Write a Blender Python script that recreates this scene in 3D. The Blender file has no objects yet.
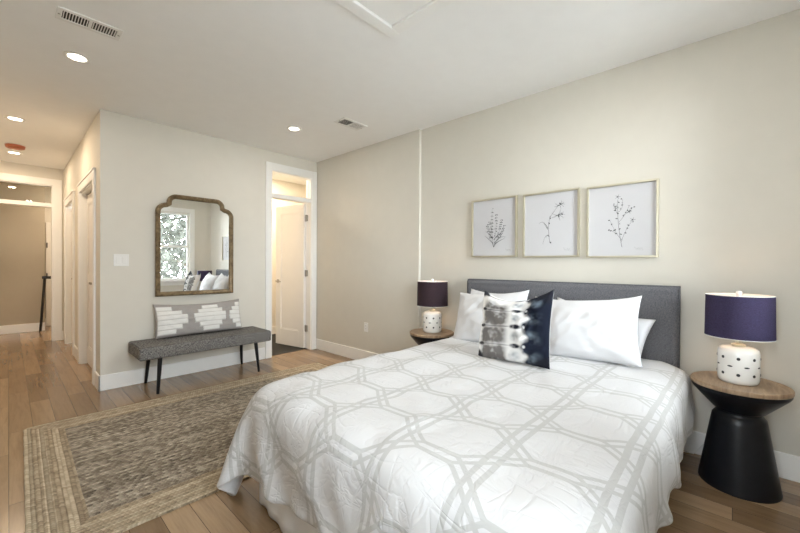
import bpy, bmesh, math, random
import numpy as np
from mathutils import Vector, Matrix, noise

sc = bpy.context.scene
col = sc.collection
R = math.radians

# ------------------------------------------------------------------ camera
cam_data = bpy.data.cameras.new('camera')
cam_data.sensor_width = 36.0
cam_data.lens = 362.2 / 800 * 36.0
cam_data.clip_start = 0.02
cam = bpy.data.objects.new('camera', cam_data)
col.objects.link(cam)
_yaw, _pitch, _roll = R(42.77), R(-0.354), R(0.308)
_F = Vector((math.cos(_yaw), math.sin(_yaw), 0)); _S = Vector((math.sin(_yaw), -math.cos(_yaw), 0)); _U = Vector((0, 0, 1))
_F2 = _F * math.cos(_pitch) + _U * math.sin(_pitch); _U2 = _U * math.cos(_pitch) - _F * math.sin(_pitch)
_R3 = _S * math.cos(_roll) + _U2 * math.sin(_roll); _U3 = _U2 * math.cos(_roll) - _S * math.sin(_roll)
cam.matrix_world = Matrix(((_R3.x, _U3.x, -_F2.x, 0.0), (_R3.y, _U3.y, -_F2.y, 0.0), (_R3.z, _U3.z, -_F2.z, 1.25), (0, 0, 0, 1)))
sc.camera = cam

# ------------------------------------------------------------------ world, exposure
world = bpy.data.worlds.new('overcast_sky')
sc.world = world
world.use_nodes = True
_bg = world.node_tree.nodes['Background']
_bg.inputs['Color'].default_value = (0.89, 0.955, 1.0, 1)
SKY = 17.0
_bg.inputs['Strength'].default_value = SKY
sc.view_settings.view_transform = 'Standard'
sc.view_settings.look = 'None'
sc.view_settings.gamma = 1.0
sc.view_settings.use_curve_mapping = False
sc.view_settings.exposure = 0.40
sc.cycles.max_bounces = 14
sc.cycles.diffuse_bounces = 8
sc.cycles.glossy_bounces = 6
sc.cycles.transparent_max_bounces = 12
sc.cycles.sample_clamp_indirect = 6.0
sc.cycles.use_denoising = True
CAN_POWER = 3.8      # watts of each recessed ceiling light
HALL_POWER = 9.5
ENSUITE_POWER = 38.0
BULB_POWER = 0.55
WARM = (1.0, 0.92, 0.82)
CH = 2.742            # ceiling height
WX = 3.10             # headboard wall
BY = 4.53             # mirror wall
FY = -0.50            # window wall
LX = -0.62            # left wall

def portal(name, loc, rot, sx, sy):
    d = bpy.data.lights.new(name, 'AREA'); d.shape = 'RECTANGLE'; d.size = sx; d.size_y = sy; d.cycles.is_portal = True
    o = bpy.data.objects.new(name, d); o.location = loc; o.rotation_euler = rot; col.objects.link(o); return o
WINS = ((0.10, 1.02), (1.72, 2.66))      # front windows, x ranges; the first is added to bring in daylight
SIDE = (-0.12, 0.44)                     # y range of a side window added as fill daylight
WZ0, WZ1 = 0.84, 2.42
for a, b in WINS:
    portal('window_portal', ((a + b) / 2, FY - 0.16, (WZ0 + WZ1) / 2), (R(90), 0, R(0)), b - a, WZ1 - WZ0)
portal('window_portal', (LX - 0.16, sum(SIDE) / 2, (WZ0 + WZ1) / 2), (R(90), 0, R(-90)), SIDE[1] - SIDE[0], WZ1 - WZ0)

# ------------------------------------------------------------------ materials
def nt(name):
    m = bpy.data.materials.new(name); m.use_nodes = True
    t = m.node_tree; b = t.nodes['Principled BSDF']
    return m, t, b
def N(t, kind, **kw):
    n = t.nodes.new(kind)
    for k, v in kw.items(): setattr(n, k, v)
    return n
def math_n(t, op, a, b=None, c=None):
    n = N(t, 'ShaderNodeMath', operation=op)
    for i, v in enumerate((a, b, c)):
        if v is None: continue
        if isinstance(v, (int, float)): n.inputs[i].default_value = v
        else: t.links.new(v, n.inputs[i])
    return n.outputs[0]
def mixc(t, f, a, b, blend='MIX'):
    n = N(t, 'ShaderNodeMix', data_type='RGBA', blend_type=blend)
    def put(s, v):
        if isinstance(v, (int, float)): s.default_value = v
        elif isinstance(v, tuple): s.default_value = (*v, 1) if len(v) == 3 else v
        else: t.links.new(v, s)
    put(n.inputs[0], f); put(n.inputs[6], a); put(n.inputs[7], b)
    return n.outputs[2]
def ramp(t, f, stops, interp='LINEAR'):
    n = N(t, 'ShaderNodeValToRGB'); n.color_ramp.interpolation = interp
    e = n.color_ramp.elements
    while len(e) < len(stops): e.new(0.5)
    for el, (p, c) in zip(e, stops):
        el.position = p; el.color = (*c, 1)
    t.links.new(f, n.inputs[0]); return n.outputs[0]
def coords(t, kind='Object', scale=(1, 1, 1), rot=(0, 0, 0)):
    tc = N(t, 'ShaderNodeTexCoord'); mp = N(t, 'ShaderNodeMapping')
    mp.inputs['Scale'].default_value = scale; mp.inputs['Rotation'].default_value = rot
    t.links.new(tc.outputs[kind], mp.inputs[0]); return mp.outputs[0]
def noise_n(t, vec, scale, detail=3, rough=0.55, dist=0.0):
    n = N(t, 'ShaderNodeTexNoise'); n.inputs['Scale'].default_value = scale; n.inputs['Detail'].default_value = detail
    n.inputs['Roughness'].default_value = rough; n.inputs['Distortion'].default_value = dist
    if vec is not None: t.links.new(vec, n.inputs['Vector'])
    return n.outputs[0]
def bump(t, b, h, strength=0.2, dist=0.01, prev=None):
    n = N(t, 'ShaderNodeBump'); n.inputs['Strength'].default_value = strength; n.inputs['Distance'].default_value = dist
    t.links.new(h, n.inputs['Height'])
    if prev is not None: t.links.new(prev, n.inputs['Normal'])
    t.links.new(n.outputs[0], b.inputs['Normal']); return n.outputs[0]
def plain(name, c, rough=0.5, metal=0.0, var=0.06, nscale=8.0, bstr=0.05, bscale=180.0, spec=0.5, sheen=0.0, coat=0.0):
    m, t, b = nt(name)
    v = coords(t)
    f = noise_n(t, v, nscale)
    lo = tuple(x * (1 - var) for x in c); hi = tuple(min(1, x * (1 + var)) for x in c)
    t.links.new(ramp(t, f, [(0.3, lo), (0.7, hi)]), b.inputs['Base Color'])
    b.inputs['Roughness'].default_value = rough; b.inputs['Metallic'].default_value = metal
    b.inputs['Specular IOR Level'].default_value = spec; b.inputs['Sheen Weight'].default_value = sheen
    b.inputs['Coat Weight'].default_value = coat
    if bstr: bump(t, b, noise_n(t, v, bscale, 2), bstr, 0.002)
    return m

M = {}
M['wall'] = plain('wall_paint', (0.715, 0.685, 0.62), 0.6, var=0.012, bstr=0.04, spec=0.3)
M['ceiling'] = plain('ceiling_paint', (0.89, 0.89, 0.885), 0.7, var=0.01, bstr=0.03, spec=0.2)
M['bed_wall'] = plain('shaded_wall_paint', (0.645, 0.615, 0.548), 0.6, var=0.012, bstr=0.04, spec=0.3)  # wall paint with shade put into the colour; this wall came out too bright
M['hall_wall'] = plain('tan_wall_paint', (0.44, 0.385, 0.30), 0.6, var=0.012, bstr=0.04, spec=0.3)
M['trim'] = plain('white_trim_paint', (0.88, 0.875, 0.86), 0.35, var=0.01, bstr=0.0)
M['door'] = plain('white_door_paint', (0.82, 0.80, 0.77), 0.35, var=0.01, bstr=0.0)
M['white_plastic'] = plain('white_plastic', (0.82, 0.81, 0.79), 0.3, var=0.01, bstr=0.0)
M['white_metal'] = plain('white_enamel_metal', (0.80, 0.79, 0.77), 0.4, var=0.01, bstr=0.0)
M['dark_void'] = plain('dark_opening_shade', (0.02, 0.02, 0.02), 0.6, var=0.1, bstr=0.0)  # flat dark colour in place of the shade inside openings
M['steel'] = plain('brushed_nickel', (0.35, 0.33, 0.30), 0.35, metal=1.0, var=0.05, bstr=0.02)
M['black_wood'] = plain('black_stained_wood', (0.004, 0.005, 0.008), 0.34, var=0.3, nscale=20, bstr=0.08, bscale=60, spec=0.35)
M['black_metal'] = plain('black_metal', (0.012, 0.011, 0.011), 0.35, var=0.1, bstr=0.0)
M['copper'] = plain('rust_orange_plastic', (0.42, 0.12, 0.05), 0.45, var=0.15, bstr=0.0)
M['ceramic'] = plain('white_ceramic', (0.83, 0.82, 0.79), 0.22, var=0.01, bstr=0.0, coat=0.3)
M['speck'] = plain('black_glaze', (0.02, 0.02, 0.022), 0.3, var=0.1, bstr=0.0)
M['champagne'] = plain('champagne_gold_metal', (0.58, 0.54, 0.42), 0.36, metal=0.7, var=0.06, bstr=0.02)
M['paper'] = plain('art_paper', (0.55, 0.545, 0.56), 0.8, var=0.01, bstr=0.05, bscale=300)
M['ink'] = plain('grey_ink', (0.07, 0.07, 0.075), 0.9, var=0.4, nscale=60, bstr=0.0)
M['ink_soft'] = plain('pale_ink', (0.28, 0.28, 0.29), 0.9, var=0.3, nscale=60, bstr=0.0)
M['linen'] = plain('white_cotton', (0.63, 0.63, 0.645), 0.85, var=0.01, bstr=0.12, bscale=420, spec=0.2, sheen=0.2)
M['skirt'] = plain('white_skirt_cotton', (0.82, 0.82, 0.84), 0.9, var=0.01, bstr=0.1, bscale=420, spec=0.2)
M['mattress'] = plain('mattress_ticking', (0.72, 0.71, 0.69), 0.9, var=0.02)
M['bulb'] = plain('bulb_glass', (0.9, 0.85, 0.75), 0.4, var=0.0, bstr=0.0)
M['bounce_ground'] = plain('pale_bounce_ground', (0.62, 0.62, 0.60), 0.95, var=0.1, nscale=3, bstr=0.3, bscale=30)  # ground made pale to bounce daylight up to the ceiling
M['bark'] = plain('bark', (0.10, 0.075, 0.055), 0.9, var=0.3, nscale=12, bstr=0.4, bscale=30)
M['leaf'] = plain('leaf', (0.036, 0.038, 0.028), 0.7, var=0.5, nscale=2.0, bstr=0.0)

def emit(name, c, s):
    m, t, b = nt(name)
    b.inputs['Base Color'].default_value = (0.9, 0.88, 0.84, 1)
    b.inputs['Emission Color'].default_value = (*c, 1); b.inputs['Emission Strength'].default_value = s
    return m
M['lamp_glow'] = emit('lit_diffuser', (1.0, 0.90, 0.74), 9.0)

def glass_mat():
    m = bpy.data.materials.new('clear_glass'); m.use_nodes = True; t = m.node_tree
    t.nodes.clear()
    o = N(t, 'ShaderNodeOutputMaterial'); mx = N(t, 'ShaderNodeMixShader')
    tr = N(t, 'ShaderNodeBsdfTransparent'); gl = N(t, 'ShaderNodeBsdfGlossy'); fr = N(t, 'ShaderNodeFresnel')
    tr.inputs[0].default_value = (0.97, 0.98, 0.98, 1); gl.inputs['Roughness'].default_value = 0.02
    nz = noise_n(t, coords(t), 2.0); bp = N(t, 'ShaderNodeBump'); bp.inputs['Strength'].default_value = 0.01
    t.links.new(nz, bp.inputs['Height']); t.links.new(bp.outputs[0], gl.inputs['Normal'])
    fr.inputs['IOR'].default_value = 1.5
    t.links.new(fr.outputs[0], mx.inputs[0]); t.links.new(tr.outputs[0], mx.inputs[1]); t.links.new(gl.outputs[0], mx.inputs[2])
    t.links.new(mx.outputs[0], o.inputs[0]); return m
M['glass'] = glass_mat()

def mirror_mat():
    m, t, b = nt('mirror_silver')
    b.inputs['Metallic'].default_value = 1.0; b.inputs['Roughness'].default_value = 0.0
    t.links.new(ramp(t, noise_n(t, coords(t), 3), [(0, (0.90, 0.91, 0.90)), (1, (0.92, 0.93, 0.92))]), b.inputs['Base Color'])
    return m
M['mirror'] = mirror_mat()

def floor_mat():
    m, t, b = nt('oak_planks')
    v = coords(t, 'Object', rot=(0, 0, R(90)))
    br = N(t, 'ShaderNodeTexBrick'); br.offset = 0.37; br.offset_frequency = 2; br.squash_frequency = 3
    t.links.new(v, br.inputs['Vector'])
    br.inputs['Scale'].default_value = 1.0; br.inputs['Brick Width'].default_value = 1.15; br.inputs['Row Height'].default_value = 0.127
    br.inputs['Mortar Size'].default_value = 0.0012; br.inputs['Mortar Smooth'].default_value = 0.1; br.inputs['Bias'].default_value = 0.0
    br.inputs['Color1'].default_value = (0, 0, 0, 1); br.inputs['Color2'].default_value = (1, 1, 1, 1); br.inputs['Mortar'].default_value = (0.5, 0.5, 0.5, 1)
    bw = N(t, 'ShaderNodeRGBToBW'); t.links.new(br.outputs['Color'], bw.inputs[0])
    v2 = coords(t, 'Object', scale=(14, 1.0, 1))
    off = N(t, 'ShaderNodeVectorMath', operation='ADD'); sc_ = N(t, 'ShaderNodeVectorMath', operation='SCALE'); sc_.inputs['Scale'].default_value = 37.0
    t.links.new(br.outputs['Color'], sc_.inputs[0]); t.links.new(v2, off.inputs[0]); t.links.new(sc_.outputs[0], off.inputs[1])
    g = noise_n(t, off.outputs[0], 2.2, 6, 0.62, 0.6)
    g2 = noise_n(t, off.outputs[0], 9.0, 4, 0.6, 0.2)
    base = ramp(t, bw.outputs[0], [(0.0, (0.185, 0.117, 0.064)), (0.35, (0.275, 0.182, 0.105)), (0.7, (0.355, 0.242, 0.145)), (1.0, (0.235, 0.154, 0.088))])
    grain = ramp(t, g, [(0.25, (0.80, 0.78, 0.75)), (0.5, (1.05, 1.05, 1.05)), (0.8, (1.2, 1.19, 1.17))])
    c1 = mixc(t, 1.0, base, grain, 'MULTIPLY')
    c2 = mixc(t, 0.12, c1, ramp(t, g2, [(0.35, (0.6, 0.55, 0.5)), (0.6, (1.1, 1.1, 1.1))]), 'MULTIPLY')
    c3 = mixc(t, br.outputs['Fac'], c2, (0.05, 0.032, 0.02))
    t.links.new(c3, b.inputs['Base Color'])
    b.inputs['Roughness'].default_value = 0.2; b.inputs['Specular IOR Level'].default_value = 0.5
    h = math_n(t, 'SUBTRACT', math_n(t, 'MULTIPLY', g, 0.25), br.outputs['Fac'])
    bump(t, b, h, 0.05, 0.002)
    return m
M['floor'] = floor_mat()

def tile_mat():
    m, t, b = nt('dark_tile')
    v = coords(t)
    br = N(t, 'ShaderNodeTexBrick'); t.links.new(v, br.inputs['Vector'])
    br.inputs['Scale'].default_value = 1; br.inputs['Brick Width'].default_value = 0.6; br.inputs['Row Height'].default_value = 0.3; br.inputs['Mortar Size'].default_value = 0.003
    br.inputs['Color1'].default_value = (0.018, 0.017, 0.016, 1); br.inputs['Color2'].default_value = (0.026, 0.025, 0.024, 1); br.inputs['Mortar'].default_value = (0.02, 0.02, 0.02, 1)
    t.links.new(br.outputs['Color'], b.inputs['Base Color']); b.inputs['Roughness'].default_value = 0.6; b.inputs['Specular IOR Level'].default_value = 0.2
    return m
M['tile'] = tile_mat()

def woodtop_mat():
    m, t, b = nt('walnut_top')
    v = coords(t, 'Object', scale=(3, 22, 3))
    g = noise_n(t, v, 2.0, 6, 0.6, 0.8)
    t.links.new(ramp(t, g, [(0.25, (0.17, 0.105, 0.06)), (0.5, (0.30, 0.205, 0.125)), (0.75, (0.42, 0.30, 0.19))]), b.inputs['Base Color'])
    b.inputs['Roughness'].default_value = 0.4; bump(t, b, g, 0.1, 0.002)
    return m
M['woodtop'] = woodtop_mat()

def weave_mat(name, dark, light, scale, contrast=(0.35, 0.65), rough=0.95, bstr=0.4, spec=0.2, trans=0.0):
    m, t, b = nt(name)
    v = coords(t)
    n1 = noise_n(t, coords(t, 'Object', scale=(1, 1, 4)), scale, 2, 0.7)
    n2 = noise_n(t, coords(t, 'Object', scale=(4, 4, 1)), scale, 2, 0.7)
    f = math_n(t, 'ADD', math_n(t, 'MULTIPLY', n1, 0.5), math_n(t, 'MULTIPLY', n2, 0.5))
    t.links.new(ramp(t, f, [(contrast[0], dark), (contrast[1], light)]), b.inputs['Base Color'])
    b.inputs['Roughness'].default_value = rough; b.inputs['Specular IOR Level'].default_value = spec
    b.inputs['Transmission Weight'].default_value = trans
    bump(t, b, f, bstr, 0.003)
    return m
M['headboard'] = weave_mat('charcoal_linen_upholstery', (0.07, 0.07, 0.078), (0.20, 0.20, 0.215), 90)
M['tweed'] = weave_mat('grey_tweed', (0.018, 0.018, 0.018), (0.33, 0.315, 0.30), 55, (0.40, 0.60), bstr=0.6)
M['tweed_piping'] = weave_mat('dark_tweed_piping', (0.03, 0.03, 0.03), (0.22, 0.21, 0.20), 120)

def shade_mat(name, dark, light):
    m, t, b = nt(name)
    f = noise_n(t, coords(t, 'Object', scale=(1, 1, 5)), 120, 2, 0.7)
    c = ramp(t, f, [(0.35, dark), (0.65, light)])
    t.links.new(c, b.inputs['Base Color']); b.inputs['Roughness'].default_value = 0.9; b.inputs['Specular IOR Level'].default_value = 0.2
    tl = N(t, 'ShaderNodeBsdfTranslucent'); tl.inputs[0].default_value = (0.34, 0.16, 0.20, 1)
    mx = N(t, 'ShaderNodeMixShader'); mx.inputs[0].default_value = 0.22
    out = t.nodes['Material Output']
    t.links.new(b.outputs[0], mx.inputs[1]); t.links.new(tl.outputs[0], mx.inputs[2]); t.links.new(mx.outputs[0], out.inputs[0])
    bump(t, b, f, 0.3, 0.002)
    return m
M['shade'] = shade_mat('navy_linen_shade', (0.018, 0.016, 0.045), (0.062, 0.056, 0.115))
M['shade_plum'] = shade_mat('dark_plum_linen_shade', (0.020, 0.013, 0.016), (0.055, 0.038, 0.045))
M['shade_lining'] = plain('pale_shade_lining', (0.75, 0.70, 0.68), 0.8, var=0.02, bstr=0.0)

def bronze_mat():
    m, t, b = nt('antique_bronze_wood')
    v = coords(t)
    f = noise_n(t, v, 22, 5, 0.7, 0.5)
    t.links.new(ramp(t, f, [(0.3, (0.09, 0.06, 0.03)), (0.55, (0.21, 0.15, 0.08)), (0.8, (0.34, 0.26, 0.15))]), b.inputs['Base Color'])
    b.inputs['Metallic'].default_value = 0.35; b.inputs['Roughness'].default_value = 0.42
    bump(t, b, f, 0.15, 0.003)
    return m
M['bronze'] = bronze_mat()

RUG_A, RUG_B, RUG_BORDER = 1.28, 0.90, 0.215
def rug_mat():
    m, t, b = nt('braided_jute')
    tc = N(t, 'ShaderNodeTexCoord'); sp = N(t, 'ShaderNodeSeparateXYZ'); t.links.new(tc.outputs['Object'], sp.inputs[0])
    wob = math_n(t, 'MULTIPLY', math_n(t, 'SUBTRACT', noise_n(t, tc.outputs['Object'], 3.0, 2), 0.5), 0.012)
    x, y = sp.outputs[0], sp.outputs[1]
    dx = math_n(t, 'SUBTRACT', RUG_A, math_n(t, 'ABSOLUTE', x)); dy = math_n(t, 'SUBTRACT', RUG_B, math_n(t, 'ABSOLUTE', y))
    d = math_n(t, 'ADD', math_n(t, 'MINIMUM', dx, dy), wob)
    inb = math_n(t, 'LESS_THAN', d, RUG_BORDER)
    sidex = math_n(t, 'LESS_THAN', dx, dy)
    usex = math_n(t, 'MULTIPLY', inb, sidex)       # rows run along y
    def sel(f, a, c): return math_n(t, 'ADD', math_n(t, 'MULTIPLY', f, a), math_n(t, 'MULTIPLY', math_n(t, 'SUBTRACT', 1.0, f), c))
    yw = math_n(t, 'ADD', y, wob)
    across = sel(inb, d, yw); along = sel(usex, y, x)
    row = math_n(t, 'DIVIDE', across, 0.020)
    fr = math_n(t, 'FRACT', row); idx = math_n(t, 'FLOOR', row)
    tri = math_n(t, 'ABSOLUTE', math_n(t, 'SUBTRACT', fr, 0.5))
    ph = math_n(t, 'ADD', math_n(t, 'DIVIDE', along, 0.021), math_n(t, 'ADD', math_n(t, 'MULTIPLY', tri, 1.1), math_n(t, 'MULTIPLY', idx, 0.37)))
    br = math_n(t, 'MULTIPLY_ADD', math_n(t, 'SINE', math_n(t, 'MULTIPLY', ph, 6.283)), 0.5, 0.5)
    prof = math_n(t, 'SUBTRACT', 1.0, math_n(t, 'MULTIPLY', math_n(t, 'MULTIPLY', tri, tri), 3.6))
    cmb = N(t, 'ShaderNodeCombineXYZ'); t.links.new(math_n(t, 'FLOOR', math_n(t, 'MULTIPLY', ph, 1.0)), cmb.inputs[0]); t.links.new(idx, cmb.inputs[1])
    wn = N(t, 'ShaderNodeTexWhiteNoise', noise_dimensions='2D'); t.links.new(cmb.outputs[0], wn.inputs['Vector'])
    fine = noise_n(t, tc.outputs['Object'], 150, 4, 0.75)
    strand = math_n(t, 'ADD', math_n(t, 'MULTIPLY', wn.outputs[0], 0.34), math_n(t, 'MULTIPLY', fine, 0.66))
    cin = ramp(t, strand, [(0.2, (0.07, 0.058, 0.047)), (0.37, (0.24, 0.202, 0.16)), (0.52, (0.375, 0.325, 0.258)), (0.75, (0.58, 0.515, 0.42))])
    cbo = ramp(t, strand, [(0.2, (0.36, 0.29, 0.20)), (0.5, (0.57, 0.48, 0.35)), (0.8, (0.72, 0.63, 0.48))])
    cbd = ramp(t, strand, [(0.2, (0.22, 0.17, 0.12)), (0.5, (0.40, 0.325, 0.23)), (0.8, (0.56, 0.47, 0.345))])
    band = math_n(t, 'GREATER_THAN', math_n(t, 'SINE', math_n(t, 'MULTIPLY', d, 6.283 / 0.072)), 0.1)
    cb = mixc(t, band, cbd, cbo)
    wn2 = N(t, 'ShaderNodeTexWhiteNoise', noise_dimensions='1D'); t.links.new(idx, wn2.inputs['W'])
    rowtone = ramp(t, wn2.outputs[0], [(0, (0.72, 0.71, 0.70)), (1, (1.2, 1.2, 1.2))])
    c = mixc(t, 1.0, mixc(t, inb, cin, cb), rowtone, 'MULTIPLY')
    c = mixc(t, 0.55, c, ramp(t, math_n(t, 'MULTIPLY', br, prof), [(0.0, (0.55, 0.52, 0.5)), (0.5, (1, 1, 1))]), 'MULTIPLY')
    t.links.new(c, b.inputs['Base Color']); b.inputs['Roughness'].default_value = 0.95; b.inputs['Specular IOR Level'].default_value = 0.1
    h = math_n(t, 'ADD', prof, math_n(t, 'MULTIPLY', br, 0.5))
    bump(t, b, h, 0.9, 0.006)
    return m
M['rug'] = rug_mat()

def comforter_mat():
    m, t, b = nt('trellis_comforter')
    tc = N(t, 'ShaderNodeTexCoord'); sp = N(t, 'ShaderNodeSeparateXYZ'); t.links.new(tc.outputs['UV'], sp.inputs[0])
    u, v = sp.outputs[0], sp.outputs[1]          # metres: u along the bed, v across it
    ROW, S, AMP, LW, GAP = 0.33, 0.31, 0.0775, 0.0105, 0.0215
    rowf = math_n(t, 'DIVIDE', math_n(t, 'ADD', v, 0.51 + 10 * ROW), ROW)          # integer on the bands that run along the bed
    # tri: +1 in the middle of even rows, -1 in the middle of odd rows
    tri = math_n(t, 'SUBTRACT', 1.0, math_n(t, 'MULTIPLY', math_n(t, 'PINGPONG', math_n(t, 'ADD', math_n(t, 'DIVIDE', rowf, 2.0), 0.25 + 0.5), 0.5), 4.0))
    tz = math_n(t, 'SMOOTH_MIN', math_n(t, 'MULTIPLY', tri, 1.7), 1.0, 0.1)
    tz = math_n(t, 'SMOOTH_MAX', tz, -1.0, 0.1)
    wave = math_n(t, 'MULTIPLY', tz, AMP)
    lines = None
    def dbl(dd):
        return math_n(t, 'LESS_THAN', math_n(t, 'ABSOLUTE', math_n(t, 'SUBTRACT', dd, GAP)), LW)
    for sgn, off in ((1, 1.7125), (-1, 1.8675)):
        q = math_n(t, 'ADD', u, math_n(t, 'MULTIPLY', wave, sgn))
        q = math_n(t, 'DIVIDE', math_n(t, 'ADD', q, 20 * S - off + S / 2), S)
        dd = math_n(t, 'MULTIPLY', math_n(t, 'ABSOLUTE', math_n(t, 'SUBTRACT', math_n(t, 'FRACT', q), 0.5)), S)
        l = dbl(dd)
        lines = l if lines is None else math_n(t, 'MAXIMUM', lines, l)
    band = math_n(t, 'MULTIPLY', math_n(t, 'ABSOLUTE', math_n(t, 'SUBTRACT', math_n(t, 'FRACT', math_n(t, 'ADD', rowf, 0.5)), 0.5)), ROW)
    lines = math_n(t, 'MAXIMUM', lines, dbl(band))
    pat = math_n(t, 'MULTIPLY', lines, 0.9)
    c = mixc(t, pat, (0.58, 0.58, 0.59), (0.435, 0.435, 0.43))
    t.links.new(c, b.inputs['Base Color']); b.inputs['Roughness'].default_value = 0.72; b.inputs['Specular IOR Level'].default_value = 0.3
    b.inputs['Sheen Weight'].default_value = 0.15
    ve = coords(t, 'UV', scale=(1, 1, 1))
    w1 = noise_n(t, coords(t, 'UV', scale=(3.2, 1.2, 1), rot=(0, 0, 0.5)), 2.6, 2, 0.5, 1.8)
    w2 = noise_n(t, coords(t, 'UV', scale=(1.3, 4.0, 1), rot=(0, 0, -0.35)), 2.4, 2, 0.5, 1.6)
    r1 = math_n(t, 'ABSOLUTE', math_n(t, 'SUBTRACT', w1, 0.5)); r2 = math_n(t, 'ABSOLUTE', math_n(t, 'SUBTRACT', w2, 0.5))
    h = math_n(t, 'SMOOTH_MIN', math_n(t, 'MINIMUM', r1, r2), 0.07, 0.03)
    bump(t, b, h, 0.5, 0.05)
    return m
M['comforter'] = comforter_mat()

def attr_mat(name, rough=0.9, bstr=0.15, bscale=350):
    m, t, b = nt(name)
    a = N(t, 'ShaderNodeAttribute'); a.attribute_name = 'Dye'
    f = noise_n(t, coords(t), bscale, 2)
    t.links.new(mixc(t, 0.25, a.outputs['Color'], ramp(t, f, [(0.3, (0.8,) * 3), (0.7, (1.1,) * 3)]), 'MULTIPLY'), b.inputs['Base Color'])
    b.inputs['Roughness'].default_value = rough; b.inputs['Specular IOR Level'].default_value = 0.2; bump(t, b, f, bstr, 0.002)
    return m
M['dyed'] = attr_mat('shibori_dyed_cotton')
M['tufted'] = attr_mat('tufted_cotton', bstr=0.5, bscale=220)

# ------------------------------------------------------------------ mesh helpers
def obj(name, bm, mat, parent=None, smooth=False, angle=None):
    me = bpy.data.meshes.new(name)
    bmesh.ops.recalc_face_normals(bm, faces=bm.faces)
    bm.to_mesh(me); bm.free()
    if mat is not None: me.materials.append(M[mat] if isinstance(mat, str) else mat)
    o = bpy.data.objects.new(name, me); col.objects.link(o)
    if smooth:
        for p in me.polygons: p.use_smooth = True
        if angle is not None: me.set_sharp_from_angle(angle=R(angle))
    if parent is not None: o.parent = parent
    return o
def tag(o, label=None, cat=None, group=None, kind=None):
    if label: o['label'] = label
    if cat: o['category'] = cat
    if group: o['group'] = group
    if kind: o['kind'] = kind
    return o
def thing(name, label, cat, loc=(0, 0, 0), rz=0.0, group=None):
    o = bpy.data.objects.new(name, None); col.objects.link(o); o.empty_display_size = 0.1
    o.location = loc; o.rotation_euler = (0, 0, rz)
    return tag(o, label, cat, group)
def struct(name, bm, mat, parent=None, label=None):
    o = obj(name, bm, mat, parent)
    if parent is None: o['kind'] = 'structure'
    if label: o['label'] = label
    return o
def box(bm, x0, x1, y0, y1, z0, z1, bev=0.0, seg=2):
    r = bmesh.ops.create_cube(bm, size=1.0)
    vs = r['verts']
    for v in vs:
        v.co = Vector(((x0 + x1) / 2 + v.co.x * (x1 - x0), (y0 + y1) / 2 + v.co.y * (y1 - y0), (z0 + z1) / 2 + v.co.z * (z1 - z0)))
    if bev > 0:
        es = list({e for v in vs for e in v.link_edges})
        bmesh.ops.bevel(bm, geom=es, offset=bev, segments=seg, affect='EDGES', profile=0.5)
    return bm
def bx(*a, **k):
    return box(bmesh.new(), *a, **k)
def lathe(bm, prof, n=48, c=(0, 0), cap_bot=True, cap_top=True):
    rings = []
    for r, z in prof:
        rings.append([bm.verts.new((c[0] + r * math.cos(2 * math.pi * i / n), c[1] + r * math.sin(2 * math.pi * i / n), z)) for i in range(n)])
    for a, b in zip(rings, rings[1:]):
        for i in range(n): bm.faces.new((a[i], a[(i + 1) % n], b[(i + 1) % n], b[i]))
    if cap_bot: bm.faces.new(rings[0])
    if cap_top: bm.faces.new(rings[-1])
    return bm
def tube(bm, pts, r, n=8, r2=None):
    pts = [Vector(p) for p in pts]; rings = []; m = len(pts)
    for i, p in enumerate(pts):
        d = (pts[min(i + 1, m - 1)] - pts[max(i - 1, 0)]).normalized()
        a = Vector((0, 0, 1)) if abs(d.z) < 0.9 else Vector((1, 0, 0))
        u = d.cross(a).normalized(); w = d.cross(u)
        rr = r if r2 is None else r + (r2 - r) * i / (m - 1)
        rings.append([bm.verts.new(p + (u * math.cos(2 * math.pi * k / n) + w * math.sin(2 * math.pi * k / n)) * rr) for k in range(n)])
    for a, b in zip(rings, rings[1:]):
        for k in range(n): bm.faces.new((a[k], a[(k + 1) % n], b[(k + 1) % n], b[k]))
    bm.faces.new(rings[0]); bm.faces.new(rings[-1])
    return bm
def prism(bm, pts, z0, z1):
    a = [bm.verts.new((x, y, z0)) for x, y in pts]; b = [bm.verts.new((x, y, z1)) for x, y in pts]
    n = len(pts)
    for i in range(n): bm.faces.new((a[i], a[(i + 1) % n], b[(i + 1) % n], b[i]))
    bm.faces.new(a); bm.faces.new(b)
    return bm
def copy_tree(o, parent=None):
    c = o.copy(); col.objects.link(c)
    if parent is not None: c.parent = parent
    for ch in [k for k in bpy.data.objects if k.parent == o]: copy_tree(ch, c)
    return c

# ------------------------------------------------------------------ setting
struct('floor', prism(bmesh.new(), [(LX - .1, FY - .1), (WX + .15, FY - .1), (WX + .15, 4.60), (0.70, 4.60), (0.70, 11.2), (LX - .1, 11.2)], -0.1, 0.0), 'floor')
struct('floor_ensuite', bx(0.70, 4.2, 4.60, 6.2, -0.1, 0.002), 'tile', label='dark tiled floor beyond the open white door')
struct('ceiling', bx(LX - .1, 4.2, FY - .1, 11.2, CH, CH + 0.1), 'ceiling')
# headboard wall: the far part stands 3 cm proud of the near part
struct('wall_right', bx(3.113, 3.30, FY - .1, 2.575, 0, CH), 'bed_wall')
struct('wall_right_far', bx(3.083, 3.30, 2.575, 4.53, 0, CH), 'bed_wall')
struct('trim_1', bx(3.079, 3.113, 2.566, 2.578, 0.0, CH, bev=0.002), 'wall', label='narrow pale corner strip running up the wall behind the left lamp')
# mirror wall with the ensuite doorway
DX0, DX1, DZ = 2.365, 3.0, 2.50
w = bmesh.new()
box(w, 0.605, DX0, 4.53, 4.65, 0, CH); box(w, DX1, 3.30, 4.53, 4.65, 0, CH); box(w, DX0, DX1, 4.53, 4.65, DZ, CH)
struct('wall_back', w, 'wall')
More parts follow.
